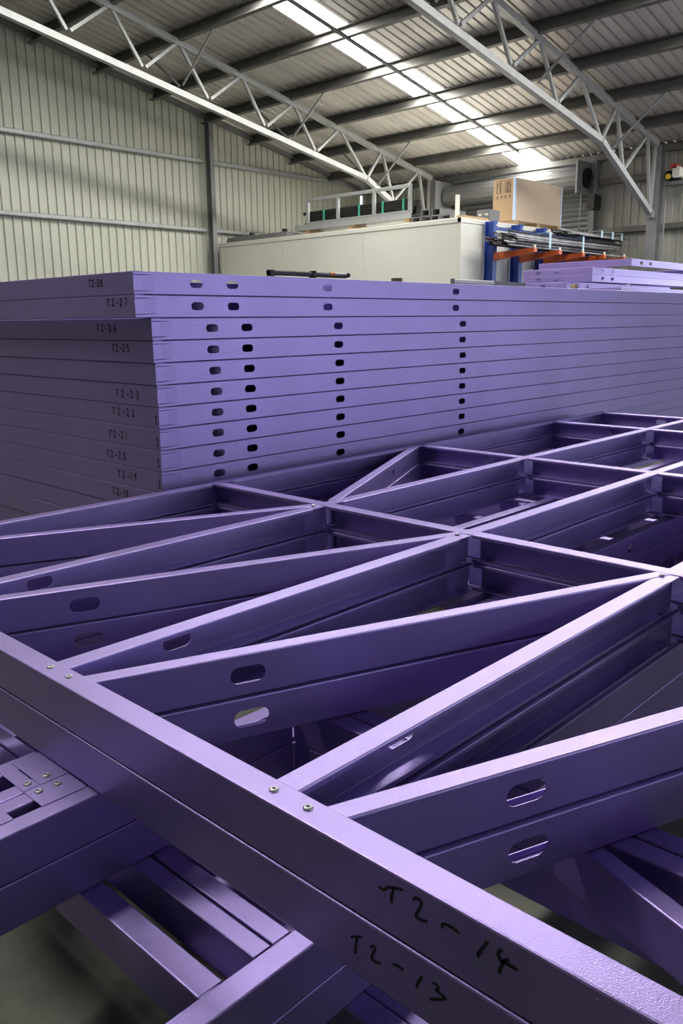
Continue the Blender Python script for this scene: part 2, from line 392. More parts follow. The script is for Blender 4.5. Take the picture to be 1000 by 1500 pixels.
# ------------------------------------------------------------------ C-section members
_cc = {}
def c_mesh(L, w, t, slots=(), pocket=False, m='purple', lip=0.012, th=0.0022, cut=(0.0, 0.0)):
    """C-section along +x, web in the plane y=0 facing -y, flanges reaching to y=w, z from 0 to t.
    slots: (u, half length, half height, z); pocket: pressed end at u=0; cut: lip cut-back at both ends"""
    key = (round(L,4), w, t, tuple(slots), pocket, m, lip, cut)
    if key in _cc: return _cc[key]
    mb = MB(); e = 0.006; c = 0.0035; c2 = 0.0011
    up = [(0,t-e),(0,t-c),(c2,t-c2),(c,t),(w-c,t),(w-c2,t-c2),(w,t-c),(w,t-lip),(w-th,t-lip),(w-th,t-c),(w-c,t-th),(c,t-th),(th,t-c),(th,t-e)]
    upn = [(0,t-e),(0,t-c),(c2,t-c2),(c,t),(w,t),(w,t-th),(c,t-th),(th,t-c),(th,t-e)]
    segs = [(0, L, up)] if max(cut) <= 0 else [(0, cut[0], upn), (cut[0], L-cut[1], up), (L-cut[1], L, upn)]
    for a, b, pr in segs:
        if b - a < 1e-4: continue
        mb.extrude_x(list(reversed(pr)), a, b)
        mb.extrude_x([(p[0], t-p[1]) for p in pr], a, b)
    zl, zh = e, t-e
    u = 0.0
    if pocket:
        pu = [(0.0, 1), (0.045, 1), (0.105, 0)]; zr = [(zl, 0), (0.013, 0), (0.017, 1), (t-0.017, 1), (t-0.013, 0), (zh, 0)]
        for side in (0, th):
            vs = [(a, side + 0.0045*k*d, z) for a, k in pu for z, d in zr]; nz = len(zr)
            mb.add(vs, [(i*nz+j, i*nz+j+1, (i+1)*nz+j+1, (i+1)*nz+j) for i in range(2) for j in range(nz-1)])
        u = 0.105
    def plain(a, b):
        if b - a > 1e-5: mb.quadbox(a, b, 0, th, zl, zh)
    for (su, hl, hh, sz) in sorted(slots):
        a, b = su-hl-0.012, su+hl+0.012
        plain(u, a)
        angs = set(2*PI*k/28 for k in range(28))
        for cx, cz in ((a,zl),(a,zh),(b,zl),(b,zh)): angs.add(math.atan2(cz-sz, cx-su) % (2*PI))
        angs = sorted(angs); inner = []; outer = []
        for A in angs:
            ca, sa = math.cos(A), math.sin(A)
            # rounded slot: superellipse-like stadium radius
            lo, hi = 0.0, hl*1.5
            rc = hh*0.95
            for _ in range(24):
                mid = (lo+hi)/2; x, z = abs(ca*mid), abs(sa*mid)
                ins = x <= hl and z <= hh
                if ins and x > hl-rc and z > hh-rc: ins = math.hypot(x-(hl-rc), z-(hh-rc)) <= rc
                if ins: lo = mid
                else: hi = mid
            inner.append((su+ca*lo, sz+sa*lo))
            k = 1e9
            if ca > 1e-9: k = min(k, (b-su)/ca)
            if ca < -1e-9: k = min(k, (a-su)/ca)
            if sa > 1e-9: k = min(k, (zh-sz)/sa)
            if sa < -1e-9: k = min(k, (zl-sz)/sa)
            outer.append((su+ca*k, sz+sa*k))
        n = len(angs)
        vs = [(p[0], 0, p[1]) for p in inner] + [(p[0], 0, p[1]) for p in outer] + [(p[0], th, p[1]) for p in inner] + [(p[0], th, p[1]) for p in outer]
        fs = []
        for i in range(n):
            j = (i+1) % n
            fs += [(i, j, n+j, n+i), (2*n+j, 2*n+i, 3*n+i, 3*n+j), (i, 2*n+i, 2*n+j, j)]
        mb.add(vs, fs); u = b
    plain(u, L)
    me = mb.mesh('c_section', m); _cc[key] = me
    return me

def member(parent, name, p0, p1, z0, w=0.055, t=0.099, side='right', slots=(), **kw):
    """member whose web runs from p0 to p1 (xy); the web faces to the right of that direction"""
    d = Vector((p1[0]-p0[0], p1[1]-p0[1])); L = d.length
    o = obj(name, c_mesh(L, w, t, tuple(slots), **kw), parent, (p0[0], p0[1], z0), math.atan2(d.y, d.x))
    return o
# along +x, web towards -y  : member((x0,y),(x1,y))
def along_x(parent, name, x0, x1, y0, z, w=0.055, face='-', slots=(), **kw):
    if face == '-':       # flat web towards -y at y0, flanges to y0+w
        return member(parent, name, (x0, y0), (x1, y0), z, w, slots=slots, **kw)
    L = x1-x0             # open side towards -y, web at y0+w
    return member(parent, name, (x1, y0+w), (x0, y0+w), z, w, slots=[(L-s[0], *s[1:]) for s in slots], **kw)
def along_y(parent, name, y0, y1, x0, z, w=0.055, face='-', slots=(), **kw):
    L = y1-y0
    if face == '-':       # flat web towards -x at x0
        return member(parent, name, (x0, y1), (x0, y0), z, w, slots=[(L-s[0], *s[1:]) for s in slots], **kw)
    return member(parent, name, (x0+w, y0), (x0+w, y1), z, w, slots=slots, **kw)

rv = MB(); n = 14
for r, z in ((0.0085, 0), (0.0082, 0.002), (0.0060, 0.0034), (0.0036, 0.0036), (0.0030, 0.0026)):
    rv.v += [(math.cos(2*PI*k/n)*r, math.sin(2*PI*k/n)*r, z) for k in range(n)]
for i in range(4): rv.f += [(i*n+k, i*n+(k+1)%n, (i+1)*n+(k+1)%n, (i+1)*n+k) for k in range(n)]
RIVET = rv.mesh('rivet', 'rivet', True)
RBORE = MB().add([(math.cos(2*PI*k/n)*0.003, math.sin(2*PI*k/n)*0.003, 0.0027) for k in range(n)], [tuple(range(n))]).mesh('rivet_bore', 'rivet_hole')
RIVET_P = RIVET.copy(); RIVET_P.materials.clear(); RIVET_P.materials.append(M['purple_far'])
def rivet(parent, x, y, z, coated=False):
    o = obj('rivet', RIVET_P if coated else RIVET, parent, (x, y, z)); obj('rivet_bore', RBORE, o)

# ------------------------------------------------------------------ marker writing
GLYPH = {
 'T': [[(0,.95),(.75,1)], [(.38,.98),(.34,.5),(.32,.02)]],
 '1': [[(.30,1),(.26,.5),(.24,0)]],
 'I': [[(.1,.8),(.32,1),(.30,.05)], [(.05,.0),(.6,.06)]],
 '2': [[(.05,.78),(.22,1),(.48,.92),(.45,.6),(.1,.08),(.3,.1),(.65,.02)]],
 '3': [[(.1,.98),(.5,.92),(.25,.58),(.55,.4),(.5,.1),(.1,.02)]],
 '4': [[(.15,1),(.08,.5),(.6,.48)], [(.5,.8),(.42,0)]],
 '5': [[(.62,1),(.2,.96),(.15,.58),(.5,.55),(.55,.2),(.12,.0)]],
 '6': [[(.5,1),(.15,.5),(.18,.08),(.5,.1),(.48,.42),(.18,.4)]],
 '7': [[(.05,.95),(.6,.98),(.3,0)]],
 '8': [[(.5,.9),(.15,.8),(.5,.3),(.3,.0),(.1,.25),(.5,.85)]],
 '9': [[(.5,.9),(.15,.85),(.15,.55),(.48,.6),(.52,.95),(.42,0)]],
 '0': [[(.3,1),(.08,.6),(.15,.1),(.45,.05),(.6,.5),(.5,.92),(.3,1)]],
 '-': [[(.05,.45),(.65,.5)]],
}
def smooth_line(pts, k=4):
    if len(pts) < 3: return pts
    out = []
    for i in range(len(pts)-1):
        p0 = pts[max(i-1,0)]; p1 = pts[i]; p2 = pts[i+1]; p3 = pts[min(i+2,len(pts)-1)]
        for j in range(k):
            s = j/k
            out.append(0.5*((2*p1) + (p2-p0)*s + (2*p0-5*p1+4*p2-p3)*s*s + (3*p1-p0-3*p2+p3)*s**3))
    out.append(pts[-1]); return out
def ribbon(mb, pts, nrm, width):
    pts = smooth_line(pts); n = len(pts); b = len(mb.v)
    for i, p in enumerate(pts):
        d = (pts[min(i+1,n-1)] - pts[max(i-1,0)]).normalized(); s = d.cross(nrm).normalized()
        w = width*(0.42 if i in (0, n-1) else 0.5)*(0.9+0.2*random.random())
        mb.v += [tuple(p + s*w), tuple(p - s*w)]
    mb.f += [(b+2*i, b+2*i+1, b+2*i+3, b+2*i+2) for i in range(n-1)]
def write(parent, text, origin, right, up, hgt, width, adv, m='ink'):
    """handwriting on a flat face; origin = bottom-left of the first character"""
    nrm = right.cross(up).normalized(); x = 0.0
    for ch in text:
        mb = MB(); sl = random.uniform(-.08, .08)
        for st in GLYPH[ch]:
            ribbon(mb, [origin + right*(x + (p[0]*1.0 + p[1]*sl)*hgt) + up*((p[1]+random.uniform(-.02,.02))*hgt) + nrm*0.0007 for p in st], nrm, width)
        x += adv*(0.7 if ch in '1-' else 1.0)*hgt
        o = part('marker_character', mb, m, parent); o['label'] = 'black handwritten marker character'

# ------------------------------------------------------------------ the two top frames T2-14 and T2-13
W = 0.055
C1X, C2X, C3X, C4X, C5X = 0.757, 2.325, 3.862, 5.405, 6.165
S0Y, S1Y, S2Y, S3Y, S4Y, S5Y = 2.998, 2.290, 1.585, 0.868, 0.158, -0.55
SY = [S0Y, S1Y, S2Y, S3Y, S4Y, S5Y]
SLOT = (0.042, 0.020)
def big_frame(z0, label, dx=0.0, dy=0.0):
    f = thing('truss_frame', label, 'steel frame', (dx, dy, 0), 'large purple steel frames in the front pile')
    z = z0
    along_y(f, 'end_chord', S5Y, S0Y+W, C1X, z)
    for x in (C2X, C3X, C4X, C5X):
        for a, b in zip(SY[1:], SY[:-1]):
            along_y(f, 'cross_chord', a+W+0.001, b-0.001 if b != S0Y else b+W-0.003, x, z, face='+', slots=(((b-a)*0.30, 0.040, 0.018, 0.05),) if a in (S1Y, S3Y) and x > C2X+0.1 else ())
    for y in SY:
        xs = [C1X+0.004, C2X, C3X, C4X, C5X]
        for i in range(4):
            x0 = xs[i] + (0.0 if i == 0 else W+0.001); x1 = xs[i+1] - 0.001
            sl = ((0.37, *SLOT, 0.052),) if i == 0 else ()
            o = along_x(f, 'stud', x0, x1 + (W if y == S0Y else 0), y, z + (-0.0012 if i == 0 else 0), w=W, face='+', slots=sl, cut=(0.07, 0.05), t=0.098 if i == 0 else 0.099)
    # nodes of the cross chords where the studs pass: short junction pieces keep the top flange continuous
    for x in (C2X, C3X, C4X, C5X):
        for y in SY[1:]:
            part('junction_plate', MB().box(x, x+W, y-0.0005, y+W+0.0005, z+0.0965, z+0.099, 0.0), 'purple', f)
    # diagonals of the first bay, flat web towards -y
    dw = 0.045
    def diag(p, q, slots=(), zz=0.0):
        d = (Vector(q)-Vector(p)).normalized(); nrm = Vector((d.y, -d.x))   # right-hand side of the direction
        a = Vector(p)+nrm*dw/2; b = Vector(q)+nrm*dw/2
        member(f, 'diagonal', a, b, z+zz, dw, slots=slots, t=0.099 if zz >= 0 else 0.0992)
    for i in range(5):
        y = SY[i]; p = (C1X+W-0.030, y+W/2-0.101 if i else y-0.01); q = (C2X+0.012, SY[i+1]+W-0.012)
        diag(p, q, ((0.372, *SLOT, 0.05),), -0.0012)
    diag((C2X+W+0.03, S1Y+W-0.01), (C3X-0.06, S0Y+0.012), ((0.95, 0.024, 0.02, 0.05),), 0.0008)
    for i in range(1, 6):
        if z0 > 0.6:
            rivet(f, C1X+0.029, SY[i]+0.030, z+0.099); rivet(f, C1X+0.030, SY[i]-0.046, z+0.099)
            rivet(f, C2X-0.03, SY[i]+W-0.015, z+0.1002)
        for u in (-0.035, -0.075):
            for cx in (C2X, C3X, C4X):
                rivet(f, cx+u, SY[i]+0.02, z+0.0023, True)
    return f
f14 = big_frame(0.677, 'purple steel frame marked T2-14, topmost of the low front pile')
f13 = big_frame(0.5757, 'purple steel frame marked T2-13, directly under the one marked T2-14', -0.0015, -0.009)
def px_strokes(parent, strokes, org, sc, X, width):
    for char in strokes:
        mb = MB()
        for st in char:
            pts = [on_x(org[0]+p[0]/sc, org[1]+p[1]/sc, X-0.0008) - Vector(parent.location) for p in st]
            ribbon(mb, pts, Vector((-1,0,0)), width)
        o = part('marker_character', mb, 'ink', parent); o['label'] = 'black handwritten marker character'
A7 = ((440, 1270), 3.846); A8 = ((560, 1240), 4.1667)
px_strokes(f14, [[[(440,108),(465,130),(500,116),(578,130)], [(525,118),(510,165),(512,205)]],
    [[(632,188),(645,176),(670,188),(678,215),(650,270),(655,285),(680,300),(712,308)]],
    [[(795,345),(800,322),(830,330),(870,355),(893,375)]]], *A7, C1X, 0.0042)
px_strokes(f14, [[[(640,580),(592,645),(582,664),(590,676)]], [[(730,630),(712,640),(705,660),(715,690),(735,705),(770,690)],
    [(745,690),(720,740),(710,775)], [(738,702),(780,730),(820,752)]]], *A8, C1X, 0.0048)
px_strokes(f13, [[[(283,397),(300,393),(345,397)], [(318,394),(308,450),(308,490)]], [[(393,455),(405,445),(418,460),(400,505),(410,530),(450,547)]],
    [[(520,550),(545,558),(578,582)]], [[(683,615),(655,665),(657,685)]], [[(742,655),(765,663),(775,682),(762,697),(790,718),(815,742),(790,747),(728,745)]]], *A7, C1X-0.0015, 0.0040)

# ------------------------------------------------------------------ crosswise frames lower in the front pile
def cross_frame(z, label, top):
    f = thing('truss_frame', label, 'steel frame', (0,0,0), 'large purple steel frames in the front pile')
    along_x(f, 'chord', -0.35, 1.292, 1.400, z, w=0.045)
    along_x(f, 'chord', -0.35, 0.752, 1.475, z, w=0.039)
    along_x(f, 'chord', -0.35, 0.90, 1.516, z, w=0.04)
    along_x(f, 'chord', 1.41, C5X, 1.49, z, w=0.05, slots=((1.98, 0.022, 0.018, 0.05),))
    along_x(f, 'chord', -0.35, 0.752, 1.612, z, w=0.048)
    along_x(f, 'stud', 1.41, C5X, 0.85, z)
    along_x(f, 'stud', 1.41, C5X, 2.125, z)
    along_y(f, 'stud', -0.60, 1.398, 1.295, z, w=0.05)
    along_y(f, 'stud', -0.60, 1.398, 1.352, z, w=0.05)
    for x in (3.255, 3.655, 4.75):
        along_y(f, 'nogging', 2.185, 2.95, x, z, w=0.045)
    for x in (4.3, 5.2):
        along_y(f, 'nogging', 0.91, 1.51, x, z, w=0.045)
    d = Vector((-0.36, -1.0)).normalized()
    p0 = Vector((1.267, 0.66)); p1 = p0 + d*1.25
    if top: member(f, 'diagonal', p0, p1, z, 0.042)
    if top:
        mb = MB(); zt = z+0.099
        for x0, x1, y0, y1 in ((0.656, 0.754, 1.44, 1.5145), (0.656, 0.6885, 1.517, 1.645), (0.692, 0.754, 1.517, 1.645), (0.30, 0.598, 1.44, 1.5145), (0.30, 0.56, 1.550, 1.615)):
            part('splice_plate', MB().quadbox(x0, x1, y0, y1, zt, zt+0.002), 'purple', f)
        mb = MB()
        mb.quadbox(2.02, 2.30, 1.405, 1.47, zt-0.004, zt); mb.quadbox(2.06, 2.30, 1.475, 1.515, zt-0.004, zt)
        part('splice_plate', mb, 'purple', f)
        for x, y in ((0.717,1.540),(0.718,1.493),(0.675,1.538),(0.677,1.494)): rivet(f, x, y, zt+0.002)
    return f
cross_frame(0.475, 'purple steel frame lying crosswise directly under the one marked T2-13, its corner riveted', True)
cross_frame(0.375, 'purple steel frame lying crosswise, second below the one marked T2-13', False)

def low_frame(z, label, top):
    f = thing('truss_frame', label, 'steel frame', (0,0,0), 'large purple steel frames in the front pile')
    along_x(f, 'chord', -0.35, 6.1, 0.955, z)
    for y in (1.55, 2.25): along_x(f, 'chord', 0.97, 6.1, y, z)
    for x in (2.9, 3.45, 4.0, 4.55, 5.1, 5.65):
        for a, b in ((1.015, 1.545), (1.61, 2.245), (2.31, 2.89)): along_y(f, 'nogging', a, b, x + (0.0 if top else 0.12), z, w=0.045)
    if top:
        along_y(f, 'stud', 1.012, 2.9, 0.698, z, w=0.054)
        along_y(f, 'stud', 1.012, 2.9, 0.822, z, w=0.044)
        along_y(f, 'stud', 1.012, 2.9, 0.871, z, w=0.045)
        along_x(f, 'chord', 0.60, 6.1, 2.90, z)
        along_y(f, 'stud', 2.31, 2.89, 2.55, z, w=0.05)
    else:
        along_y(f, 'stud', 1.012, 2.9, 0.760, z, w=0.05)
        along_x(f, 'chord', 0.70, 6.1, 2.90, z)
        along_y(f, 'stud', 2.31, 2.89, 2.55, z, w=0.05)
    return f
low_frame(0.275, 'purple steel frame with paired studs, third below the one marked T2-13', True)
low_frame(0.175, 'purple steel frame fourth below the one marked T2-13', False)
f = thing('truss_frame', 'purple steel frame with a close pair of studs at the bottom of the front pile', 'steel frame', (0,0,0), 'large purple steel frames in the front pile')
along_y(f, 'stud', -0.5, 2.9, 1.005, 0.075, w=0.056); along_y(f, 'stud', -0.5, 2.9, 1.063, 0.075, w=0.045)
along_x(f, 'chord', 1.115, 6.1, 1.6, 0.075); along_x(f, 'chord', 1.115, 6.1, 2.8, 0.075)
for x0, y, w_ in ((1.13, 1.3, 'first'), (3.4, 0.2, 'second'), (5.6, 0.2, 'third')):
    tag(part('timber_bearer', MB().box(x0, x0+0.09, y, 2.9, 0.0, 0.074, 0.004), 'timber', None), w_ + ' timber bearer from the marked end under the low front pile', 'timber', 'timber bearers')
# ------------------------------------------------------------------ the tall stack of frames
SX, SYF, SXE, SYE = 2.194, 3.226, 9.3, 6.80
ST_TOP = 1.72
marks = {28: (130, 421, 20), 27: (157, 449, 30), 26: (142, 486, 28), 25: (164, 515, 25), 23: (170, 581, 34), 22: (165, 607, 33), 21: (160, 640, 27), 20: (156, 669, 28), 19: (173, 699, 29), 18: (165, 724, 25)}
def stack_frame(i):
    no = 28 - i; z = ST_TOP - 0.1*(i+1) + 0.0005
    dx = {0: -0.085, 1: -0.085, 2: -0.008, 3: -0.006, 4: 0.0, 5: 0.004, 6: 0.006, 7: 0.003, 8: 0.001, 9: 0.0}.get(i, random.uniform(-.006,.006))
    dy = random.uniform(-0.003, 0.003) if i < 10 else 0.06
    if no in marks: lab = 'purple steel frame marked T2-%d in the tall stack' % no
    elif no == 24: lab = 'unmarked purple steel frame between those marked T2-25 and T2-23'
    else: lab = 'unmarked purple steel frame in the tall stack, %s below the one marked T2-18' % ['', 'first', 'second', 'third', 'fourth', 'fifth'][18-no]
    f = thing('truss_frame', lab, 'steel frame', (dx, dy, 0), 'purple steel frames in the tall stack')
    y0 = SYF
    j = lambda: random.uniform(-0.008, 0.008)
    slots = ((0.335, 0.036, 0.018, 0.051), (0.55, 0.036, 0.018, 0.051), (1.205, 0.036, 0.018, 0.051), (2.375, 0.036, 0.018, 0.051))
    along_x(f, 'edge_chord', SX+0.003, SXE, y0, z, slots=slots, pocket=True)
    along_y(f, 'end_chord', y0+0.001, SYE, SX, z, w=0.05)
    along_x(f, 'edge_chord', SX+0.003, SXE, SYE-W, z, face='+', slots=())
    along_y(f, 'end_chord', y0+0.06, SYE-0.06, SXE-0.06, z, w=0.05, face='+')
    if i >= 2:
        along_x(f, 'stud', SX+0.08, SX+(3.0 if i % 3 else 2.7), y0+0.085, z, w=0.05)  # inner stud added to block light falling in behind the slots
        for x in (2.9, 4.4, 5.9, 7.4): along_y(f, 'cross_chord', y0+0.06, SYE-0.06, x, z)
    else:
        along_x(f, 'stud', SX+0.08, SX+0.95, y0+0.085, z, w=0.05, t=0.064 if i == 0 else 0.099)
        along_x(f, 'stud', SX+0.99, SX+3.0, y0+0.40, z, w=0.05)
        for x in (5.3, 6.9): along_y(f, 'cross_chord', y0+0.06, SYE-0.06, x, z)
    if no in marks:
        px, py, wd = marks[no]
        X = SX + dx
        a = on_x(px, py, X) ; b = on_x(px+wd, py, X)
        c = on_x(px, py-9.5, X)
        hgt = (c - a).length; adv = abs(b.y - a.y)/hgt/4.3
        write(f, 'T2-%d' % no, Vector((SX, a.y-dy, max(a.z, z+0.012))), Vector((0,-1,0)), Vector((0,0,1)), min(hgt*1.1, 0.038), 0.0058, adv/1.1, 'ink')
        if no in (22, 21, 20, 19):
            write(f, 'I', Vector((SX, y0+0.035, z+0.022)), Vector((0,-1,0)), Vector((0,0,1)), 0.036, 0.0055, 1.0)
    return f
for i in range(16): stack_frame(i)
for x, w_ in ((2.5, 'first'), (4.6, 'second'), (6.7, 'third'), (8.8, 'last')):
    tag(part('timber_bearer', MB().box(x-0.05, x+0.05, SYF+0.2, SYE-0.02, 0.0, 0.119, 0.004), 'timber', None), w_ + ' timber bearer from the marked end under the tall stack of purple frames', 'timber', 'timber bearers')

# ------------------------------------------------------------------ far stack of shorter frames in front of the rack
for i in range(8):
    z = 2.30 - 0.1*(i+1)
    if i == 0: x0, y0, y1 = 11.53, 5.33, 6.78; w = 'topmost, set back'
    elif i in (1, 2): x0, y0, y1 = 11.30, 5.79, 6.90
    elif i == 3: x0, y0, y1 = 11.14, 6.09, 7.02
    else: x0, y0, y1 = 10.98, 5.2, 7.04
    lab = 'short purple frame %s the far stack by the orange rack arms' % ['topmost of', 'second from the top of', 'third from the top of', 'fourth from the top of', 'fifth from the top of', 'third from the bottom of', 'second from the bottom of', 'lowest of'][i]
    g = 'short purple frames in the far stack'
    f = thing('truss_frame', lab, 'steel frame', (0,0,0), g)
    x1 = x0 + 3.6
    sl = ((0.32, 0.05, 0.022, 0.05), (0.62, 0.05, 0.022, 0.05)) if i < 6 else ()
    along_x(f, 'edge_chord', x0+0.003, x1, y0, z, slots=sl, m='purple_far')
    L = y1-y0
    along_y(f, 'end_chord', y0+0.001, y1, x0, z, w=0.05, m='purple_far', slots=((L-0.25, 0.04, 0.022, 0.05), (L-0.55, 0.04, 0.022, 0.05)) if i in (1, 2, 3) else ())
    if i < 6:
        along_x(f, 'edge_chord', x0+0.06, x1, y1-W, z, face='+', m='purple_far')
        along_y(f, 'end_chord', y0+0.06, y1-0.06, x1-0.05, z, w=0.05, face='+', m='purple_far')
for x, w_ in ((11.9, 'nearer the white room corner'), (13.6, 'nearer the eave wall')):
    th_ = thing('trestle', 'grey steel trestle carrying the far stack of short purple frames, ' + w_, 'trestle')
    part('beam', MB().box(x-0.06, x+0.06, 5.25, 6.95, 1.40, 1.498, 0.006), 'galv_dark', th_)
    for y in (5.5, 6.7):
        for s_ in (-1, 1): part('leg', MB().bar((x+s_*0.30, y, 0.0), (x+s_*0.03, y, 1.40), 0.06, 0.06), 'galv_dark', th_)

# ------------------------------------------------------------------ white panel room
BX, BY, BX1, BZ = 12.171, 8.682, 16.15, 3.18
room = thing('panel_room', 'off white insulated panel room with capped edges below the roof truss', 'room')
part('panel_shell', MB().quadbox(BX+0.03, BX1, BY+0.03, 15.16, 0, BZ-0.05), 'white', room)
for a, b in ((BY+0.03, 10.9), (10.905, 13.1), (13.105, 15.16)):
    part('wall_panel', MB().quadbox(BX, BX+0.03, a, b, 0, BZ-0.09), 'white', room)
for a, b in ((BX, 13.5), (13.505, 14.85), (14.855, BX1)):
    part('wall_panel', MB().quadbox(a, b, BY, BY+0.03, 0, BZ-0.09), 'white', room)
mb = MB(); mb.box(BX-0.012, BX+0.06, BY-0.012, 15.16, BZ-0.085, BZ, 0.006); mb.box(BX-0.012, BX1, BY-0.013, BY+0.06, BZ-0.085, BZ, 0.006)
part('roof_capping', mb, 'white', room)
part('roof_panel', MB().quadbox(BX+0.06, BX1, BY+0.06, 15.16, BZ-0.05, BZ-0.004), 'white', room)
part('corner_trim', MB().quadbox(BX-0.006, BX+0.05, 15.06, 15.165, 0, BZ-0.085), 'white', room)
part('corner_trim', MB().box(BX-0.006, BX+0.05, BY-0.006, BY+0.05, 0, BZ-0.085, 0.01), 'white', room)

# things on the roof of the panel room
ZR = BZ + 0.001
t = thing('railing_frame', 'grey steel railing frame with four posts, standing on the white room', 'railing', (12.52, 0, 0))
ya, yb = 12.74, 10.03
part('top_rail', MB().box(-0.025, 0.025, yb, ya, 3.84, 3.90, 0.006), 'galv', t)
part('bottom_rail', MB().box(-0.025, 0.025, yb, ya, 3.40, 3.45, 0.006), 'galv', t)
for y in (ya-0.03, 11.87, 10.93, yb+0.035): part('post', MB().box(-0.025, 0.025, y-0.035, y+0.035, 3.45, 3.84, 0.006), 'galv', t)
t = tag(part('steel_channel', MB().extrude_x([(0,0),(0.5,0),(0.5,0.1),(0.49,0.1),(0.49,0.012),(0.01,0.012),(0.01,0.1),(0,0.1)], 0, 3.05), 'galv', None), 'long flat grey steel channel under the railing frame', 'steel channel')
t.location = (12.9, 9.98, 3.30); t.rotation_euler = (0, 0, PI/2); t.location = (12.95, 9.98, 3.299)
for y, w_ in ((10.1, 'the end by the dark box sections'), (11.5, 'the middle'), (12.7, 'the end by the grey panels')):
    tag(part('timber_block', MB().box(12.48, 12.90, y-0.05, y+0.05, ZR, 3.298, 0.004), 'timber', None), 'timber block under ' + w_ + ' of the steel channel', 'timber', 'timber blocks on the white room')
pack = thing('steel_pack', 'black steel sections strapped in green behind the railing frame', 'steel pack')
for k in range(4):
    for r in range(4):
        off = random.uniform(-0.1, 0.1)
        part('section', MB().box(12.57+k*0.09, 12.655+k*0.09, 10.12+off*0.5, 12.85+off, 3.415+r*0.062, 3.474+r*0.062, 0.004), 'blacksteel', pack)
for y in (12.3, 11.35, 10.75, 10.25):
    mb = MB(); mb.quadbox(12.552, 12.566, y-0.02, y+0.02, 3.413, 3.67); mb.quadbox(12.552, 12.945, y-0.02, y+0.02, 3.665, 3.672); mb.quadbox(12.93, 12.945, y-0.02, y+0.02, 3.413, 3.67)
    part('strap', mb, 'strap_green', pack)
pile = thing('steel_pile', 'dark steel box sections stacked beside the railing frame end', 'steel pile')
for k, (y, z) in enumerate(((9.78, ZR), (9.58, ZR), (9.38, ZR), (9.62, ZR+0.125), (9.40, ZR+0.125), (9.18, ZR))):
    mb = MB(); x0 = 12.42 + random.uniform(0, 0.15); h = 0.12; w = 0.18
    mb.extrude_x([(y,z),(y+w,z),(y+w,z+h),(y,z+h)], x0, x0+0.78, caps=False); mb.extrude_x([(y+0.012,z+h-0.012),(y+w-0.012,z+h-0.012),(y+w-0.012,z+0.012),(y+0.012,z+0.012)], x0, x0+0.78, caps=False)
    b = len(mb.v)-16
    for e in (0, 4): mb.f += [(b+e+i, b+e+(i+1)%4, b+8+e+(3-(i+1)%4+4)%4, b+8+e+(3-i)) for i in range(4)]
    part('box_section', mb, 'galv_dark', pile)
post = tag(part('timber_offcut', MB().box(12.6, 12.66, 9.06, 9.12, ZR, 3.62, 0.004), 'white', None), 'pale upright post beside the dark steel box sections', 'post')
tag(part('timber_plank', MB().box(12.45, 13.22, 8.83, 8.98, ZR, 3.25, 0.004), 'timber', None), 'pale timber plank near the corner of the white room roof', 'timber')
mb = MB(); mb.box(13.30, 13.62, 8.86, 9.14, ZR, 3.42, 0.02)
bx = thing('grey_case', 'dark grey case with two white tags beside the wooden crate', 'case')
part('case_body', mb, 'galv_dark', bx)
part('case_tag', MB().quadbox(13.296, 13.30, 9.04, 9.10, 3.32, 3.35), 'white', bx); part('case_tag', MB().quadbox(13.296, 13.30, 8.90, 8.96, 3.32, 3.35), 'white', bx)
pn = thing('panel_offcuts', 'flat grey green panels lying on the white room by the gable wall', 'panels')
for k in range(3):
    part('panel', MB().box(12.30+0.02*k, 13.3, 13.10+0.04*k, 15.08, ZR+0.04*k, ZR+0.038+0.04*k, 0.003), 'galv_dark', pn)
part('clamp', MB().box(12.34, 12.42, 14.25, 14.33, ZR+0.12, ZR+0.18, 0.01), 'blacksteel', pn); part('clamp', MB().box(12.34, 12.42, 13.22, 13.30, ZR+0.12, ZR+0.18, 0.01), 'blacksteel', pn)

# wooden crate on skids
CY = 8.80
pa = on_y(753, 318, CY); pb = on_y(823, 300, CY); pt = on_y(753, 259, CY)
cx0, cx1, cz0, cz1 = pa.x, pb.x, ZR+0.10, pt.z
pl = on_x(722, 294, cx0); cy1 = pl.y
cr = thing('wooden_crate', 'tan fibreboard crate with stencilled end standing on the white room', 'crate')
part('crate_body', MB().box(cx0+0.012, cx1, CY+0.012, cy1, cz0, cz1, 0.004), 'mdf', cr)
part('side_panel', MB().quadbox(cx0+0.05, cx1-0.05, CY, CY+0.011, cz0, cz1), 'mdf', cr)
endp = part('end_panel', MB().quadbox(cx0, cx0+0.011, CY+0.04, cy1, cz0, cz1), 'mdf_end', cr)
for xx in (cx0, cx1-0.05): part('edge_tape', MB().quadbox(xx-0.002, xx+0.045, CY-0.004, CY+0.0, cz0, cz1).quadbox(xx-0.004, xx, CY-0.004, CY+0.04, cz0, cz1), 'edge', cr)
for xx in (cx0+0.02, (cx0+cx1)/2-0.06, cx1-0.14): part('skid', MB().box(xx, xx+0.12, CY+0.0, cy1, ZR, cz0, 0.004), 'timber', cr)
